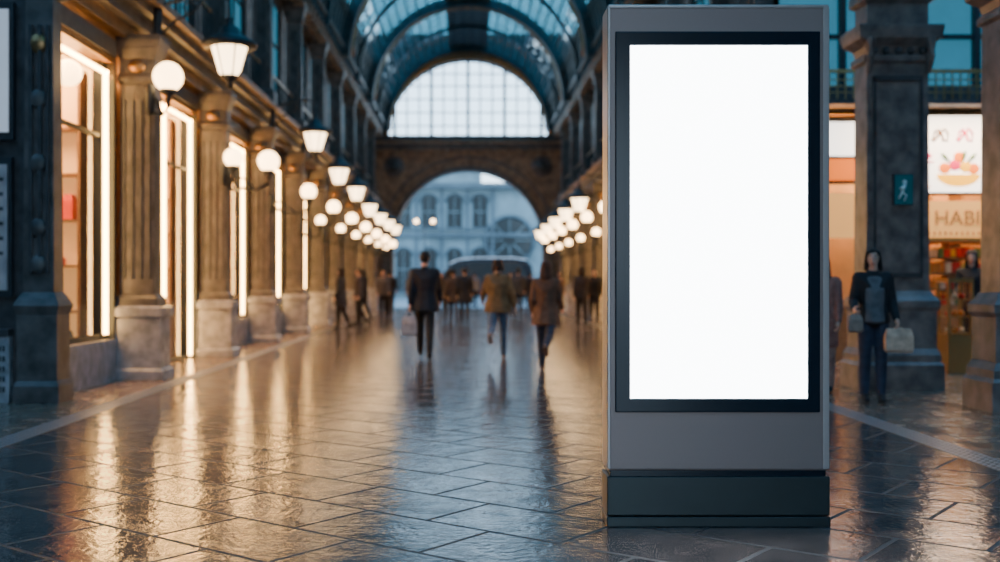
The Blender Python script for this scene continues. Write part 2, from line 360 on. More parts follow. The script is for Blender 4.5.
# ------------------------------------------------------------------ right arcade pillars
def bigpillar(x0,x1,y0,y1):
    b=MB(); 
    b.stack((x0,x1,y0,y1),[(0,-.03),(.30,-.03),(.34,.0),(.42,.0),(.50,.04),(.95,.04),(1.0,.01),(1.08,.01),(1.14,.06),(1.2,.09)],'granite')
    b.stack((x0+.11,x1-.11,y0+.09,y1-.09),[(1.18,0),(3.98,.01)],'granite')
    b.stack((x0+.1,x1-.1,y0+.08,y1-.08),[(3.96,.03),(4.0,-.02),(4.06,-.02),(4.10,.02),(4.18,.0),(4.26,-.10),(4.38,-.12),(4.42,-.12),(4.44,.02),(4.7,.02),(4.74,-.04),(4.85,-.04),(4.9,0),(8.2,0)],'granite')
    w=x1-x0
    for a in(.19,w-.23):
        b.box(x0+a,x0+a+.035,y0+.07,y0+.12,1.4,3.8,'stoneD')
    b.box(x0+.19,x1-.20,y0+.07,y0+.12,1.36,1.42,'stoneD'); b.box(x0+.19,x1-.20,y0+.07,y0+.12,3.76,3.82,'stoneD')
    for i in range(5):
        b.ball((x0+.2+i*(w-.4)/4,y0+.07,4.12),(.05,.05,.05),'stoneD',8,6)
    for a in(.08,w-.18):
        b.tube([(x0+a+.05,y0+.08,4.18),(x0+a+.05,y0-.02,4.24),(x0+a+.05,y0+.0,4.05),(x0+a+.05,y0+.08,3.85)],[.05,.06,.05,.03],'granite')
    b.build('stone_column',bevel=.01)
bigpillar(4.74,5.73,13.3,13.92)
bigpillar(5.26,6.25,11.0,11.62)
b=MB(); b.box(4.9,6.1,-8,17.9,8.2,9,'stone'); b.build('trim_beam_right')
b=MB(); b.box(-5.7,-4.6,-8,11.9,8.2,9,'stone'); b.build('trim_beam_left')
b=MB(); y0=13.37; b.box(5.17,5.41,y0-.01,y0+.03,2.24,2.62,'iron'); b.box(5.18,5.40,y0-.02,y0,2.25,2.61,'tealsign')
yq=y0-.024
b.ball((5.30,yq,2.52),(.028,.008,.028),'pale',10,6); b.tube([(5.30,yq,2.49),(5.27,yq,2.40)],.02,'pale'); b.tube([(5.27,yq,2.40),(5.32,yq,2.36),(5.29,yq,2.29)],.012,'pale')
b.tube([(5.29,yq,2.47),(5.24,yq,2.44)],.009,'pale'); b.tube([(5.27,yq,2.4),(5.23,yq,2.32)],.012,'pale')
b.build('wayfinding_sign')
# ------------------------------------------------------------------ passage end wall with shop
b=MB()
b.box(4.99,13,18.0,18.3,4.05,4.25,'bronze'); b.box(5.0,13,18.0,18.3,4.25,4.5,'stone'); b.box(4.72,5.1,18.02,18.305,4.5,8.4,'stone'); b.box(4.72,5.0,18.02,18.305,0,4.5,'stone')
b.box(4.99,5.35,17.9,18.3,0,4.1,'stone'); b.box(10.3,13,18,18.3,0,4.1,'stone'); b.box(4.99,13,18.05,18.3,8.3,9,'stoneD')
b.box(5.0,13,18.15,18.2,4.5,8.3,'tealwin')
for x in(5.0,6.1,7.2,8.3,9.4,10.5,11.6,12.8): b.box(x,x+.1,18.02,18.2,4.5,8.3,'iron')
for z in(5.3,6.3,7.3): b.box(5,13,18.05,18.18,z,z+.07,'iron')
b.build('wall_passage_end')
b=MB(); b.box(5.4,12.5,17.4,17.99,4.12,4.2,'stone'); b.box(5.4,12.5,17.4,17.45,4.62,4.67,'brass')
x=5.45
while x<12.5:
    b.box(x,x+.018,17.41,17.43,4.2,4.62,'brass'); x+=.13
for z in(4.3,4.4,4.5): b.box(5.4,12.5,17.41,17.43,z,z+.015,'brass')
b.build('balcony_railing')
shop=empty('food_shop',(0,0,0))
b=MB()
b.box(5.42,10.3,18.95,19.0,0,4.0,'shopwall'); b.box(5.40,5.42,18.3,19,0,4.0,'shopwall'); b.box(10.25,10.3,18.3,19,0,4.0,'shopwall'); b.box(5.42,10.3,18.3,19,4.0,4.04,'shopwall')
b.build('interior',parent=shop)
b=MB(); b.box(7.05,9.9,17.86,17.99,2.72,4.04,'iron'); b.box(7.1,9.85,17.84,17.87,2.76,4.0,'sign')
b.box(5.4,6.7,17.86,17.99,2.9,3.95,'iron'); b.box(5.45,6.65,17.84,17.87,3.35,3.9,'sign'); b.box(5.45,6.65,17.84,17.87,2.95,3.3,'orange')
yy=17.835
for x0,k in((7.55,'ink'),(7.95,'pink'),(8.35,'pink'),(9.0,'ink'),(9.4,'pink')):
    pts=[(x0+.09*math.cos(t*.9)+t*.02,yy,3.68+.11*math.sin(t*1.3)) for t in range(0,11)]
    b.tube(pts,.02,k,6)
for X0 in(7.95,9.2):
    b.add([(X0+.36*math.cos(pi+pi*i/12),yy-.005,3.05+.2*math.sin(pi+pi*i/12)) for i in range(13)],[tuple(range(13))],'yellow')
    for q,(dx,dz,k) in enumerate([(-.22,.1,'orange'),(-.05,.15,'pink'),(.12,.12,'yellow'),(.25,.09,'orange'),(0.02,.28,'orange')]):
        b.ball((X0+dx,yy,3.05+dz),(.10,.012,.09),k,14,8)
    for dx,a in((-.3,2.3),(.3,.8),(.12,1.3)):
        b.tube([(X0+dx*.5,yy-.01,3.25),(X0+dx*.5+.12*math.cos(a),yy-.01,3.25+.12*math.sin(a)),(X0+dx*.5+.2*math.cos(a),yy-.01,3.25+.2*math.sin(a))],[.012,.035,.005],'grn',8)
for x0,z0,k in((7.45,3.35,'pink'),(8.55,3.35,'orange'),(7.4,2.95,'orange'),(8.55,2.95,'pink'),(9.7,3.3,'yellow')):
    b.ball((x0,yy,z0),(.07,.01,.05),k,12,8); b.tube([(x0-.1,yy,z0-.1),(x0+.1,yy,z0-.1)],.012,k,6)
b.build('lightbox_sign',parent=shop)
b=MB(); b.box(7.05,9.9,17.84,17.99,2.02,2.62,'band'); b.box(7.05,9.9,17.8,18,1.96,2.02,'brass'); b.box(5.4,6.7,17.84,17.99,2.02,2.75,'band')
for i in range(30): b.box(7.1+i*.09,7.125+i*.09,17.825,17.84,2.06,2.12,'brass')
b.build('name_band',parent=shop)
text('HABIN HABIN',.34,(8.62,17.83,2.23),(pi/2,0,0),'ink',shop)
b=MB()
for q in range(5):
    z=.9+q*.26; b.box(6.9,10.1,18.15,18.6,z,z+.03,'shelf')
    x=6.95
    while x<10:
        w=random.uniform(.08,.16); b.box(x,x+w-.02,18.16,18.5,z+.03,z+random.uniform(.16,.22),random.choice(['red','yel','org','crm','red','grn'])); x+=w
b.box(6.86,6.9,18.12,18.6,.9,2.3,'shelf')
b.build('packages_on_shelves',parent=shop)
b=MB(); b.box(8.8,10.2,17.2,17.8,0,1.0,'shelf'); b.box(8.75,10.25,17.15,17.85,1.0,1.06,'brass'); 
for i in range(8): b.box(8.85+i*.17,8.9+i*.17,17.17,17.2,.1,.95,'brass')
b.box(5.5,8.8,18.0,18.14,0,.9,'shelf'); b.build('counter',parent=shop)
area('shop_light',(7.8,18.6,3.9),(0,0,0),4,.6,260,(1,.6,.28),shop)
area('front_light',(8.2,17.2,4.05),(0,0,0),3.5,.4,190,(1,.66,.35),shop)
b=MB(); x0,x1,ya,yb=6.85,7.22,15.7,16.1
b.box(x0,x1,ya,yb,0,.55,'brass'); b.box(x0+.02,x1-.02,ya+.02,yb-.02,.55,1.3,'glass'); b.box(x0,x1,ya,yb,1.3,1.36,'brass')
for x in(x0,x1-.04):
    for y in(ya,yb-.04): b.box(x,x+.04,y,y+.04,.55,1.3,'brass')
for z in(.56,.8,1.05):
    b.box(x0+.04,x1-.04,ya+.04,yb-.04,z,z+.01,'brass')
    for i in range(3): b.ball((x0+.09+i*.095,15.9,z+.055),(.042,.06,.045),random.choice(['org','crm','red']),8,6)
b.build('display_cabinet')
# ------------------------------------------------------------------ vault
VC,VR=8.65,4.15
def arc(y,r,a0=0,a1=180,n=36,cz=VC): return [(r*math.cos(math.radians(a0+(a1-a0)*i/n)),y,cz+r*math.sin(math.radians(a0+(a1-a0)*i/n))) for i in range(n+1)]
b=MB()
A=arc(-8,VR,5,175); B=arc(END,VR,5,175); n=len(A)
b.add(A+B,[(i,i+1,n+i+1,n+i) for i in range(n-1)],'vglass',True)
b.build('ceiling_vault_glass')
b=MB()
A=arc(-8,VR-.05,77,103,8); B=arc(END,VR-.05,77,103,8); n=len(A)
b.add(A+B,[(i,i+1,n+i+1,n+i) for i in range(n-1)],'ironT',True)
for s in(0,1):
    A=arc(-8,VR-.04,0+s*158,22+s*158,6); B=arc(END,VR-.04,0+s*158,22+s*158,6); n=len(A)
    b.add(A+B,[(i,i+1,n+i+1,n+i) for i in range(n-1)],'ironT',True)
y=-7.5
while y<END: 
    b.tube(arc(y,VR-.06,0,180,28),.035,'ironT',4,False,up=(0,1,0)); y+=.63
y=END-.2; q=0
while y>-7:
    big=q%2==0
    b.tube(arc(y,VR-.12,0,180,36),.26 if big else .09,'ironT',4,False,up=(0,1,0))
    if big: b.tube(arc(y,VR-.38,0,180,36),.05,'bronze',6,True,up=(0,1,0))
    y-=4.4; q+=1
for a in range(18,163,6):
    c=math.radians(a); b.tube([((VR-.06)*math.cos(c),-8,VC+(VR-.06)*math.sin(c)),((VR-.06)*math.cos(c),END,VC+(VR-.06)*math.sin(c))],.038,'ironT',4,False)
b.build('ceiling_vault_ribs')
# ------------------------------------------------------------------ end walls
def wall_with_arch(b,y0,y1,hw,spring,r,ztop,zbase,k,xw,n=40):
    b.box(-xw,-hw,y0,y1,zbase,ztop,k); b.box(hw,xw,y0,y1,zbase,ztop,k)
    for i in range(n):
        xa=-hw+2*hw*i/n; xb=-hw+2*hw*(i+1)/n
        za=spring+math.sqrt(max(0,1-(xa/hw)**2))*r; zb=spring+math.sqrt(max(0,1-(xb/hw)**2))*r
        v=[(xa,y0,za),(xb,y0,zb),(xb,y0,ztop),(xa,y0,ztop),(xa,y1,za),(xb,y1,zb),(xb,y1,ztop),(xa,y1,ztop)]
        b.add(v,[(0,1,2,3),(7,6,5,4),(0,4,5,1),(3,2,6,7)],k)
b=MB(); wall_with_arch(b,END,END+1.0,3.66,3.05,3.66,7.9,0,'ston_or',5.5)
wall_with_arch(b,END+.1,END+.8,3.95,8.3,3.85,13.4,8.3,'stoneD',5.5)
b.box(-4.7,4.7,END-.25,END+.9,7.75,8.0,'stone'); b.box(-4.7,4.7,END-.4,END+.9,8.0,8.12,'ston_or'); b.box(-4.7,4.7,END-.3,END+.9,8.12,8.4,'stoneD')
for rr,kk,t in((3.75,'stone',.10),(4.0,'ston_or',.06),(4.3,'stone',.05)):
    pts=[(rr*math.cos(pi*i/40),END-.02,3.05+rr*math.sin(pi*i/40)) for i in range(41)]; b.tube(pts,t,kk,8)
pts=[(4.0*math.cos(pi*i/40),END+.05,8.35+3.9*math.sin(pi*i/40)) for i in range(41)]; b.tube(pts,.10,'bronze',6)
for sx in(-1,1):
    b.ball((sx*3.6,END-.02,6.9),(.5,.08,.5),'stone',20,10); b.ball((sx*3.6,END-.08,6.9),(.28,.08,.28),'stoneD',16,8)
    b.box(sx*3.66,sx*4.3,END-.25,END,0,.9,'stoneL'); b.box(sx*3.75,sx*4.2,END-.18,END,.9,2.9,'stone'); b.box(sx*3.6,sx*4.3,END-.25,END,2.9,3.1,'stone')
for i in range(17): b.box(-4.1+i*.5,-3.95+i*.5,END-.32,END-.2,7.45,7.75,'ston_or')
b.build('wall_end')
def fanwin(y,nm):
    b=MB()
    b.box(-3.95,3.95,y+.06,y+.07,8.38,12.2,'eglass')
    for i in range(-6,7):
        x=i*.6; z=8.3+3.85*math.sqrt(max(0,1-(x/3.95)**2)); w=.032 if i%3 else .075
        b.box(x-w,x+w,y,y+.04,8.4,z,'iron')
    for z in(8.95,9.6,10.25,10.9,11.5):
        hx=3.95*math.sqrt(max(0,1-((z-8.3)/3.85)**2)); b.box(-hx,hx,y,y+.04,z-.028,z+.028,'iron')
    b.build(nm)
fanwin(END+.38,'window_end_arch')
b=MB(); wall_with_arch(b,-8.6,-8,3.95,8.3,3.85,13.4,8.3,'stone',5.3); wall_with_arch(b,-8.6,-8,3.66,2.6,3.4,8.3,0,'stone',13.2); b.box(5.3,13.2,-8.6,-8,8.3,9.2,'stone'); b.box(-13.2,-5.3,-8.6,-8,8.3,9.2,'stone'); b.build('added_wall_back')  # unseen wall added behind the camera, its arches shape the kiosk's front light
fanwin(-8.3,'fill_window_back_arch')  # unseen window added for frontal fill light
b=MB(); b.box(-20,20,-40,-8,-.1,-.01,'pave'); b.build('ground_street')
# ------------------------------------------------------------------ exterior
b=MB()
b.box(-25,25,82,84,0,8.2,'plaster'); b.box(-25,25,81.5,84,8.2,8.6,'plasterD'); b.box(-25,25,81.7,84,4.6,4.9,'plasterD')
b.box(-4.0,1.0,82.5,84,8.6,10.2,'plaster'); b.fr((-4.2,1.2,82.3,84.5),10.2,(-2,-1,83,84),11.6,'extwin')
b.box(-9.0,-5.5,82.5,84,8.6,12,'plasterD'); b.box(3.5,9,82.5,84,8.6,11,'plasterD')
for i in range(-8,9):
    x=i*1.9-1.0
    if abs(x-3.3)<1.9: 
        continue
    for z0,h in((.6,2.6),(5.3,1.9)):
        pts=[(-.55,z0),(.55,z0)]+[(.55*math.cos(pi*q/10),z0+h+.55*math.sin(pi*q/10)) for q in range(11)]
        b.add([(x+p[0],81.97,p[1]) for p in pts],[tuple(range(len(pts)))],'extwin')
        b.box(x-.7,x+.7,81.8,82,z0-.15,z0,'plasterD'); b.box(x-.02,x+.02,81.9,81.96,z0,z0+h+.5,'plaster'); b.box(x-.5,x+.5,81.9,81.96,z0+h*.6,z0+h*.6+.06,'plaster')
        b.tube([(x+.62*math.cos(pi*q/10),81.92,z0+h+.62*math.sin(pi*q/10)) for q in range(11)],.07,'plasterD',6)
    b.box(x+.85,x+1.05,81.75,82,0,8.2,'plasterD')
cx,cz,R0=3.1,4.35,1.65
b.ball((cx,81.95,cz),(R0,.06,R0),'extwin',28,14); b.tube([(cx+R0*1.08*math.cos(pi*q/16),81.8,cz+R0*1.08*math.sin(pi*q/16)) for q in range(33)],.13,'plasterD',8)
for q in range(8): b.tube([(cx+.4*math.cos(pi*q/4),81.8,cz+.4*math.sin(pi*q/4)),(cx+R0*math.cos(pi*q/4),81.8,cz+R0*math.sin(pi*q/4))],.04,'plaster',5)
b.box(cx-1.4,cx+1.4,81.9,82,.2,2.4,'extwin')
b.build('building_across_square')
for x,y in((-2.6,66),):
    b=MB(); b.lathe((0,0,0),[(.14,0),(.12,.4),(.05,.6),(.04,4.8)],'iron',10); b.tube([(-.5,0,4.7),(0,0,4.9),(.5,0,4.7)],.03,'iron')
    for q in(-1,1): b.ball((q*.5,0,4.9),.13,'globe',12,8)
    b.build('street_lamp',(x,y,0))
V0=empty('van',(.95,63.5,0))
b=MB(); prof=[(-2.75,.45),(-2.8,1.1),(-2.65,1.45),(-2.0,2.25),(-1.5,2.5),(-.5,2.6),(1.6,2.6),(2.4,2.5),(2.7,2.2),(2.8,1.2),(2.78,.45)]
n=len(prof); vs=[(x,-.98,z) for x,z in prof]+[(x,.98,z) for x,z in prof]
b.add(vs,[tuple(range(n)),tuple(range(2*n-1,n-1,-1))]+[(i,(i+1)%n,n+(i+1)%n,n+i) for i in range(n)],'bezel'); b.build('body',parent=V0,bevel=.08)
b=MB()
for pts in([(-2.35,1.5),(-1.9,2.15),(-1.3,2.3),(-1.1,1.5)],[(-.95,1.5),(-1.0,2.3),(.5,2.35),(.5,1.5)],[(.65,1.5),(.65,2.35),(2.1,2.3),(2.4,1.5)]):
    b.add([(x,-.995,z) for x,z in pts],[(0,1,2,3)],'extwin')
b.tube([(-2.0,-.9,2.3),(-1.5,-.9,2.54),(-.5,-.9,2.64),(1.6,-.9,2.64),(2.4,-.9,2.54)],.03,'poster')
b.ball((-2.76,-.8,.95),(.06,.14,.12),'sign',10,6); b.ball((2.78,-.85,1.1),(.05,.08,.16),'magenta',10,6); b.build('windows_and_lights',parent=V0)
b=MB()
for x in(-1.8,1.8):
    for y in(-.9,.9): b.wheel((x,y,.36),.36,.24,'iron'); b.wheel((x,y-.02 if y<0 else y+.02,.36),.2,.25,'aluL')
b.build('wheels',parent=V0)
# ------------------------------------------------------------------ lamps
def lantern(x,y,z,s):
    b=MB()
    b.lathe((0,0,0),[(.10,-.26),(.15,-.2),(.245,.12),(.26,.2)],'lantern',16)
    b.lathe((0,0,0),[(.02,-.42),(.05,-.38),(.03,-.34),(.09,-.30),(.115,-.25)],'iron',12)
    b.lathe((0,0,0),[(.37,.13),(.38,.19),(.27,.26),(.16,.31),(.12,.40),(.05,.44),(.06,.50),(.02,.56),(.015,.8)],'iron',20)
    for i in range(6):
        a=2*pi*i/6; b.tube([(.12*math.cos(a),.12*math.sin(a),-.27),(.26*math.cos(a),.26*math.sin(a),.18)],.012,'iron',5)
    d=s*4.22-x
    b.tube([(0,0,.78),(d*.15,0,.86),(d*.6,0,.80),(d,0,.70)],.022,'iron',6)
    b.tube([(d*.35,0,.82),(d*.5,0,.62),(d*.75,0,.50),(d,0,.25)],.018,'iron',6)
    b.tube([(d*.55+.09*math.cos(t*.6),0,.68+.07*math.sin(t*.6)) for t in range(9)],.012,'iron',5)
    b.lathe((d,0,.5),[(.05,-.3),(.06,-.28),(.06,.28),(.05,.3)],'iron',8)
    b.build('hanging_lantern',(x,y,z))
def globe(x,y,z,s,r=.185):
    b=MB()
    b.ball((0,0,0),r,'globe',20,14)
    b.lathe((0,0,0),[(.02,-r-.14),(.05,-r-.10),(.03,-r-.06),(.10,-r-.02),(.11,-r+.03)],'iron',12)
    d=s*4.22-x
    b.tube([(0,0,-r-.1),(0,0,-r-.2),(d*.3,0,-r-.3),(d*.7,0,-r-.28),(d,0,-r-.1)],.03,'iron',8)
    b.tube([(d*.35,0,-r-.28),(d*.6,0,-r-.12),(d,0,-r+.02)],.018,'iron',6)
    b.lathe((d,0,-r-.1),[(.04,-.2),(.07,-.15),(.07,.15),(.04,.2)],'iron',8)
    b.build('globe_wall_lamp',(x,y,z))
lantern(-3.24,14.95,4.36,-1)
globe(-3.98,14.6,4.03,-1,.2)
globe(-3.5,19.3,3.42,-1,.19); globe(-4.05,19.0,3.45,-1,.17)
LZ=[4.38,4.05,3.95,3.75,3.7,3.7,3.7]
for i,p in enumerate(PY[2:]):
    lantern(-3.30,p+.28,LZ[i],-1); globe(-3.42,p+.1,3.24-.04*i,-1,.17)
    if i>0: globe(-3.72,p-.12,2.85,-1,.13)
for i,p in enumerate(PY[1:]):
    if i>2: lantern(3.3,p+.28,3.75-.04*i,1); globe(3.75,p-.12,2.75,1,.13)
    globe(3.5,p+.1,3.2,1,.17)
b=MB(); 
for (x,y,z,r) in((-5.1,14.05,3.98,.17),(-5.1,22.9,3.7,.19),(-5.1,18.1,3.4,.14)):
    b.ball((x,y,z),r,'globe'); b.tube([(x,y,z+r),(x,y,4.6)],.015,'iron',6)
b.build('globe_reflection')  # added globes standing in for lamp reflections in the shop glass
# ------------------------------------------------------------------ kiosk
K=empty('advertising_kiosk',(1.345,5.91,0))
b=MB(); w=.592
b.box(-w,w,.0,.22,.30,2.80,'alu'); b.build('housing',parent=K,bevel=.012)
b=MB(); b.box(w-.03,w+.004,-.006,.22,.31,2.795,'aluL'); b.box(-w-.004,-w+.012,-.004,.22,.31,2.795,'aluL'); b.box(-w,w,-.005,.22,2.785,2.805,'aluL'); b.build('edge_trim',parent=K,bevel=.005)
b=MB(); b.box(-.555,.545,-.012,.0,.615,2.66,'bezel'); b.build('bezel',parent=K,bevel=.006)
b=MB(); b.box(-.475,.475,-.014,-.01,.69,2.583,'white'); b.build('screen',parent=K)
b=MB(); b.box(-w-.006,w+.006,-.008,.23,.06,.27,'kbase'); b.box(-w-.008,w+.008,-.016,.24,0,.055,'kbase'); b.box(-w+.01,w-.01,.01,.21,.26,.31,'bezel')
b.build('base',parent=K,bevel=.006)
# ------------------------------------------------------------------ people
def ell(c,r,n=10,m=7):
    r=r if hasattr(r,'__len__') else (r,r,r); P=[]
    for j in range(m+1):
        t=-pi/2+pi*j/m
        for i in range(n):
            a=2*pi*i/n; P.append((c[0]+r[0]*math.cos(t)*math.cos(a),c[1]+r[1]*math.cos(t)*math.sin(a),c[2]+r[2]*math.sin(t)))
    return P
def hull(b,balls,k):
    bm=bmesh.new()
    for c,r in balls:
        for p in ell(c,r): bm.verts.new(p)
    bmesh.ops.remove_doubles(bm,verts=bm.verts,dist=1e-5)
    res=bmesh.ops.convex_hull(bm,input=bm.verts)
    bad=[g for g in set(res['geom_interior']+res['geom_unused']) if isinstance(g,bmesh.types.BMVert)]
    bmesh.ops.delete(bm,geom=bad,context='VERTS')
    bm.verts.index_update()
    b.add([v.co.copy() for v in bm.verts],[tuple(v.index for v in f.verts) for f in bm.faces],k,True); bm.free()
def fused(b,name,parent,vox,sm=3):
    o=b.build(name,parent=parent)
    r=o.modifiers.new('fuse','REMESH'); r.mode='VOXEL'; r.voxel_size=vox; r.use_smooth_shade=True
    if sm: q=o.modifiers.new('sm','SMOOTH'); q.iterations=sm; q.factor=.5
    return o
mc={}
def cm(c,rough=.8):
    if c not in mc: mc[c]=mat('cloth_%d'%len(mc),c,rough,var=.25,scale=12,bump=.3)
    return mc[c]
SK=mat('skin',(.56,.33,.24),.5,var=.06,scale=20); SHIRT=(.10,.103,.115)
LIP=mat('lips',(.40,.10,.09),.4); EYW=mat('eye_white',(.7,.7,.7),.3); EYD=mat('eye_iris',(.02,.012,.01),.2)
def person(name,x,y,yaw,H,legs,arms,top,trou,shoe,hairc=(.015,.01,.008),long=0,coat=.84,fem=False,lean=0,shirt=None,head_yaw=0,bags=(),fat=1.0,vox=.013):
    E=empty(name,(x,y,0),yaw,H/1.75)
    sh=.155 if fem else .175; wa=.115 if fem else .135
    V=Vector; ca,sa=math.cos(lean),math.sin(lean)
    def T(p):
        z=p[2]-.93; return V((p[0],p[1]*ca+z*sa,.93+z*ca-p[1]*sa))
    pelv=(T((0,0,.95)),(.155*fat,.11*fat,.10)); wst=(T((0,0,1.10)),(wa*fat,.095*fat,.09)); che=(T((0,.005,1.29)),((sh-.01)*fat,.112*fat,.11))
    uch=(T((0,-.01,1.40)),(.11,.075,.06)); sho=[(T((q*sh,-.01,1.415)),.058) for q in(-1,1)]
    nk0=(T((0,-.012,1.47)),.055); nk1=(T((0,.008,1.56)),.05)
    dz=[];LG=[]
    for q,(a,kn) in zip((-1,1),legs):
        a=math.radians(a);kn=math.radians(kn)
        hip=V((q*.085,0,.92)); knee=hip+V((0,math.sin(a),-math.cos(a)))*.43
        a2=a-kn; ank=knee+V((0,math.sin(a2),-math.cos(a2)))*.41
        fp=min(max(a2,-.9),.35)*.8
        fd=V((0,math.cos(fp),math.sin(fp))); fu=V((0,-math.sin(fp),math.cos(fp)))
        heel=ank-fd*.035-fu*.045; toe=ank+fd*.15-fu*.052
        calf=knee.lerp(ank,.32)+V((0,-math.cos(a2),-math.sin(a2)))*.012
        LG.append((hip,knee,calf,ank,heel,toe,fd,fu)); dz+= [heel.z-.036,toe.z-.029]
    sft=V((0,0,-min(dz)))
    def up(bl): return (bl[0]+sft,bl[1])
    pelv,wst,che,uch,nk0,nk1=map(up,(pelv,wst,che,uch,nk0,nk1)); sho=[up(a) for a in sho]
    LG=[tuple(p+sft for p in l[:6])+l[6:] for l in LG]
    AR=[]
    for q,(a,ab,el,*rest) in zip((-1,1),arms):
        a=math.radians(a);ab=math.radians(ab);el=math.radians(el); inn=math.radians(rest[0]) if rest else 0
        s0=sho[0 if q<0 else 1][0]
        d1=V((q*math.sin(ab),math.sin(a)*math.cos(ab),-math.cos(a)*math.cos(ab))); elb=s0+d1*.28
        a2=a+el; d2=V((-q*math.sin(inn)+q*math.sin(ab)*.5*(inn==0),math.sin(a2)*math.cos(inn),-math.cos(a2)*math.cos(inn))).normalized(); wr=elb+d2*.24
        AR.append((s0,elb,wr,d2,q))
    b=MB()
    for u,v in((pelv,wst),(wst,che),(che,uch),(uch,nk0),(nk0,nk1),(uch,sho[0]),(uch,sho[1]),(che,sho[0]),(che,sho[1])): hull(b,(u,v),SK)
    def hd(p):
        c,s_=math.cos(head_yaw),math.sin(head_yaw); return T((0,0,1.56))+sft+V((p[0]*c-p[1]*s_,p[0]*s_+p[1]*c,p[2]))
    hull(b,((hd((0,.0,.10)),(.073,.092,.088)),(hd((0,.035,.03)),(.048,.05,.042))),SK); hull(b,(nk1,(hd((0,.0,.04)),.05)),SK)
    hull(b,((hd((0,.098,.082)),(.008,.008,.008)),(hd((0,.108,.052)),(.014,.012,.01))),SK)
    for q in(-1,1): hull(b,((hd((q*.076,-.005,.085)),(.009,.02,.018)),(hd((q*.074,.0,.055)),(.009,.012,.012))),SK)
    for l in LG:
        hull(b,((l[0],(.085,.09,.09)),(l[1],.055)),SK); hull(b,((l[1],.053),(l[2],.054)),SK); hull(b,((l[2],.054),(l[3],.036)),SK)
        hull(b,((l[3],.035),(l[4],.03)),SK); hull(b,((l[4],.03),(l[5],.025)),SK)
    for s0,elb,wr,d2,q in AR: hull(b,((s0,.052),(elb,.04)),SK); hull(b,((elb,.04),(wr,.027)),SK)
    fused(b,'body',E,vox)
    b=MB()
    for s0,elb,wr,d,q in AR:
        n=V((-q,0,0)); n=(n-d*n.dot(d)).normalized(); f=d.cross(n); 
        if f.y<0 and abs(d.z)>.5: f=-f
        hull(b,((wr,.024),(wr+d*.03,.024)),SK)
        hull(b,((wr+d*.02,.02),(wr+d*.085+f*.028,.013),(wr+d*.08-f*.03,.012)),SK)
        for i,(o,L) in enumerate(((.031,.072),(.010,.08),(-.012,.074),(-.033,.058))):
            p0=wr+d*.082+f*o; c0=.35
            d_1=(d*math.cos(c0)+n*math.sin(c0)); p1=p0+d_1*L*.5; d_2=(d*math.cos(c0*3)+n*math.sin(c0*3)); p2=p1+d_2*L*.3; d_3=(d*math.cos(c0*4.6)+n*math.sin(c0*4.6)); p3=p2+d_3*L*.22
            for u,v,r in((p0,p1,.0095),(p1,p2,.0085),(p2,p3,.0075)): hull(b,((u,r),(v,r*.92)),SK)
        t0=wr+d*.025+f*.022; t1=t0+(d*.6+f*.7+n*.25).normalized()*.045; t2=t1+(d*.9+f*.15+n*.4).normalized()*.035
        hull(b,((t0,.014),(t1,.0105)),SK); hull(b,((t1,.0105),(t2,.0085)),SK)
    fused(b,'hands',E,.0055,1)
    b=MB(); k=cm(trou); e=.016
    hull(b,((pelv[0],(.165*fat,.12*fat,.10)),(wst[0],(wa*fat+.008,.10*fat,.03))),k)
    for l in LG:
        hull(b,((l[0],(.098,.105,.10)),(l[1],.070)),k); hull(b,((l[1],.070),(l[2],.068)),k); hull(b,((l[2],.068),(l[3]+V((0,0,-.0)),(.052,.055,.03))),k); hull(b,(pelv,(l[0],.095)),k)
    fused(b,'trousers',E,vox)
    b=MB(); k=cm(shoe,.5)
    for l in LG:
        fd,fu=l[6],l[7]
        hull(b,((l[3]-fu*.02,.04),(l[4],(.036,.036,.036))),k); hull(b,((l[4],.036),(l[3]+fd*.08-fu*.05,(.042,.03,.03)),(l[5],(.036,.03,.028)),(l[3]-fu*.015,.036)),k)
    fused(b,'shoes',E,.009,2)
    b=MB(); k=cm(top); e=.02
    g=lambda bl,ee=e: (bl[0],tuple(r+ee for r in (bl[1] if hasattr(bl[1],'__len__') else (bl[1],)*3)))
    hem=(V((0,.0,coat))+sft,(.175*fat,.135*fat,.03)) if coat>.8 else (V((0,(LG[0][1].y+LG[1][1].y)*.25,coat))+sft,(.20*fat,.18*fat,.03))
    hull(b,(g(pelv),hem),k)
    for u,v in((pelv,wst),(wst,che),(che,uch),(uch,sho[0]),(uch,sho[1]),(che,sho[0]),(che,sho[1])): hull(b,(g(u),g(v)),k)
    hull(b,(g(uch,.012),(nk0[0]+V((0,0,.0)),.066)),k)
    hull(b,((nk0[0]+V((0,-.005,.0)),(.072,.072,.02)),(nk0[0]+V((0,-.005,.03)),(.066,.066,.014))),k)
    for s0,elb,wr,d2,q in AR: hull(b,((s0,.074),(elb,.060)),k); hull(b,((elb,.060),(wr-d2*.015,.044)),k)
    fused(b,'jacket',E,vox)
    if shirt:
        b=MB(); sk=cm(shirt)
        hull(b,((T((0,.055,1.41))+sft,(.10,.06,.03)),(T((0,.062,1.27))+sft,(.130,.100,.06))),sk)
        hull(b,((T((0,.062,1.27))+sft,(.130,.100,.06)),(T((0,.05,1.08))+sft,(.118,.095,.06))),sk)
        hull(b,((T((0,.05,1.08))+sft,(.118,.095,.06)),(T((0,.05,.92))+sft,(.140,.115,.03))),sk); fused(b,'shirt',E,.012)
    b=MB()
    for q in(-1,1):
        b.ball(hd((q*.030,.083,.093)),(.012,.008,.006),EYW,10,8); b.ball(hd((q*.030,.090,.093)),(.006,.004,.006),EYD,8,6)
        b.tube([hd((q*.015,.091,.112)),hd((q*.032,.090,.117)),hd((q*.05,.078,.11))],.004,cm(hairc),5)
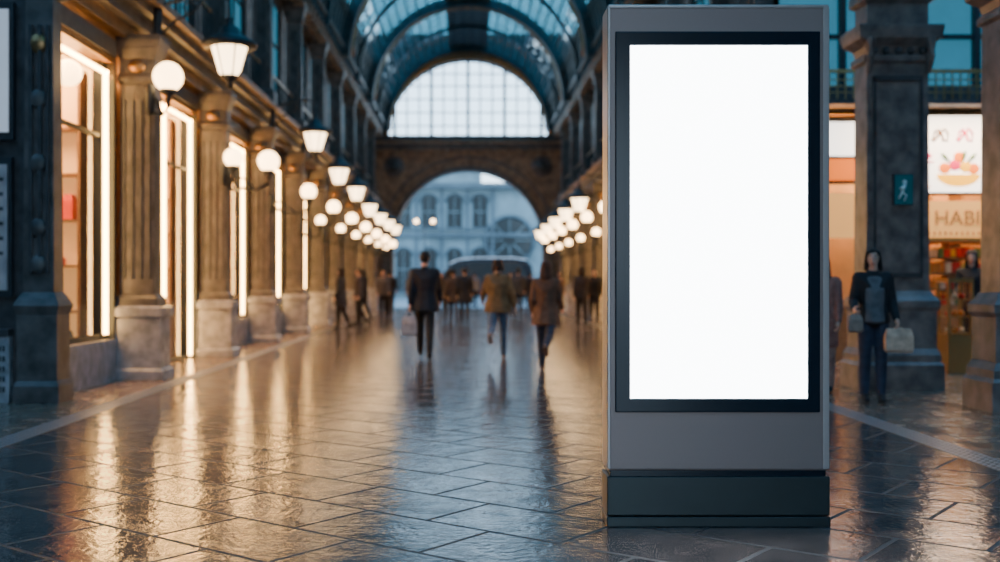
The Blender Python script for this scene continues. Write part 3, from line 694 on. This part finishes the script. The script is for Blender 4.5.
    b.ball(hd((0,.088,.022)),(.022,.007,.006),LIP,10,6); b.ball(hd((0,.086,.015)),(.017,.007,.006),LIP,10,6)
    b.build('face',parent=E)
    b=MB(); k=cm(hairc,.5)
    hull(b,((hd((0,-.020,.124)),(.083,.090,.080)),(hd((0,-.042,.07)),(.078,.06,.06))),k)
    hull(b,((hd((0,.034,.163)),(.062,.055,.026)),(hd((0,-.02,.158)),(.075,.075,.046))),k)
    if long:
        hull(b,((hd((0,-.045,.09)),(.085,.06,.07)),(hd((0,-.07,.10-long)),(.09,.045,.05))),k)
        for q in(-1,1):
            hull(b,((hd((q*.060,.045,.150)),(.020,.030,.022)),(hd((q*.078,.015,.09)),(.014,.034,.03))),k)
            hull(b,((hd((q*.078,.015,.09)),(.014,.034,.03)),(hd((q*.082,-.005,.06-long*.9)),(.024,.04,.04))),k)
    fused(b,'hair',E,.009,2)
    for (hand,wd,ht,c,dr) in bags:
        s0,elb,wr,d,q=AR[hand]; p=wr+d*.11; b=MB(); top_z=p.z-dr
        b.stack((p.x-wd/2,p.x+wd/2,p.y-.06,p.y+.06),[(top_z-ht,.02),(top_z-ht*.9,0),(top_z-ht*.3,.0),(top_z,.025)],cm(c))
        for dy in(-.03,.03): b.tube([(p.x-wd*.28,p.y+dy,top_z-.01),(p.x-wd*.2,p.y+dy*.6,p.z-.03),(p.x,p.y+dy*.2,p.z),(p.x+wd*.2,p.y+dy*.6,p.z-.03),(p.x+wd*.28,p.y+dy,top_z-.01)],.008,cm(c),6)
        b.build('bag',parent=E,bevel=.015)
    return E
navy=(.008,.011,.02); blk=(.009,.009,.011); olive=(.17,.105,.045); jean=(.08,.13,.21); brn=(.14,.065,.035); djean=(.022,.032,.06)
person('walking_man',-.73,18.6,0,1.83,((24,8),(-16,14)),((-18,9,12),(20,9,18)),navy,blk,blk,coat=.80,fat=1.30,lean=.04,bags=((0,.24,.3,(.35,.36,.40),.10),))
person('walking_woman',.50,18.4,math.radians(-6),1.70,((-30,50),(14,4)),((22,20,35),(-12,20,30)),olive,jean,(.2,.12,.08),hairc=(.04,.02,.012),coat=.84,fem=True,fat=1.4,long=.06)
person('walking_woman',1.14,16.1,math.radians(-12),1.62,((14,6),(-32,42)),((-8,10,40),(16,10,40)),brn,djean,(.12,.06,.04),hairc=(.08,.03,.015),coat=.76,fem=True,fat=1.2,long=.16)
person('standing_woman',4.42,12.0,math.radians(180-10),1.66,((2,3),(-3,2)),((4,10,34),(8,14,62,-6)),blk,djean,blk,coat=.92,fem=True,shirt=SHIRT,long=.10,fat=1.12,head_yaw=math.radians(-14),bags=((0,.30,.27,(.52,.34,.24),.02),(1,.16,.2,(.26,.18,.14),.02)),vox=.01)
person('standing_woman',4.2,13.0,math.radians(150),1.6,((2,3),(-3,2)),((4,8,20),(8,8,30)),(.30,.13,.10),(.3,.17,.14),blk,coat=.6,fem=True,hairc=(.08,.03,.02),long=.2)
person('shop_assistant',7.74,16.9,math.radians(150),1.78,((2,3),(-3,2)),((14,10,50),(14,8,60)),blk,blk,blk,fem=True,long=.2)
R=[(-.10,33.4,0,1.76,navy,blk,20),(-.62,35.2,0,1.72,(.03,.03,.035),blk,-18),(-2.9,41,0,1.75,blk,blk,18),(-2.2,43,180,1.7,(.05,.06,.09),blk,-15),
   (1.1,44,180,1.75,(.2,.19,.2),djean,16),(3.3,40,180,1.7,(.12,.06,.04),blk,-14),(2.6,46,0,1.7,navy,blk,14),(-1.2,49,180,1.7,blk,blk,-16),(-3.3,33.2,100,1.68,(.05,.04,.05),blk,6),
   (1.9,50,180,1.72,blk,blk,14),(.3,52,0,1.75,(.2,.2,.22),blk,-14),(-1.9,57,180,1.75,navy,blk,12),(2.9,58,0,1.7,blk,blk,-12),(-3.6,47,20,1.7,blk,djean,12),(3.9,34,180,1.7,blk,blk,12),(-.9,60,0,1.7,(.3,.3,.32),blk,10),
   (1.75,38.5,0,1.78,(.04,.045,.06),blk,16),(-3.5,36.8,60,1.7,blk,blk,8),(-.45,34.2,8,1.68,(.06,.04,.035),djean,10),
   (3.2,31,0,1.74,(.02,.02,.025),blk,16),(-3.0,39,180,1.7,(.08,.07,.07),blk,-12),(-3.4,29.5,70,1.66,(.03,.03,.035),blk,7)]
for i,(x,y,yw,h,t,l,a) in enumerate(R):
    person('pedestrian',x,y,math.radians(yw),h,((a,6 if a>0 else 22),(-a*.8,22 if a>0 else 6)),((-a*random.uniform(.4,1.4),8,random.uniform(8,40)),(a*random.uniform(.4,1.4),8,random.uniform(8,50))),t,l,blk,fem=i%2==1,long=.12*(i%2),coat=.86 if i%3 else .7,fat=1.15,vox=.02)
# ------------------------------------------------------------------ world
w=bpy.data.worlds.new('sky'); S.world=w; w.use_nodes=True; nt=w.node_tree; bg=nt.nodes['Background']
tc=nd(nt,'ShaderNodeTexCoord'); sx=nd(nt,'ShaderNodeSeparateXYZ'); rp=nd(nt,'ShaderNodeValToRGB')
nt.links.new(tc.outputs['Generated'],sx.inputs[0]); nt.links.new(sx.outputs['Z'],rp.inputs[0]); nt.links.new(rp.outputs[0],bg.inputs[0])
rp.color_ramp.elements[0].position=0; rp.color_ramp.elements[0].color=(.68,.86,1,1); rp.color_ramp.elements[1].position=.7; rp.color_ramp.elements[1].color=(.34,.64,1,1)
bg.inputs[1].default_value=4.8
cd=bpy.data.cameras.new('camera'); cam=bpy.data.objects.new('camera',cd); COL.objects.link(cam); S.camera=cam
cam.location=(0,0,1.32); cam.rotation_euler=(pi/2,0,0); cd.sensor_width=36; cd.lens=39.6; cd.shift_x=.032; cd.clip_end=400
cd.dof.use_dof=True; cd.dof.focus_distance=5.9; cd.dof.aperture_fstop=1.2
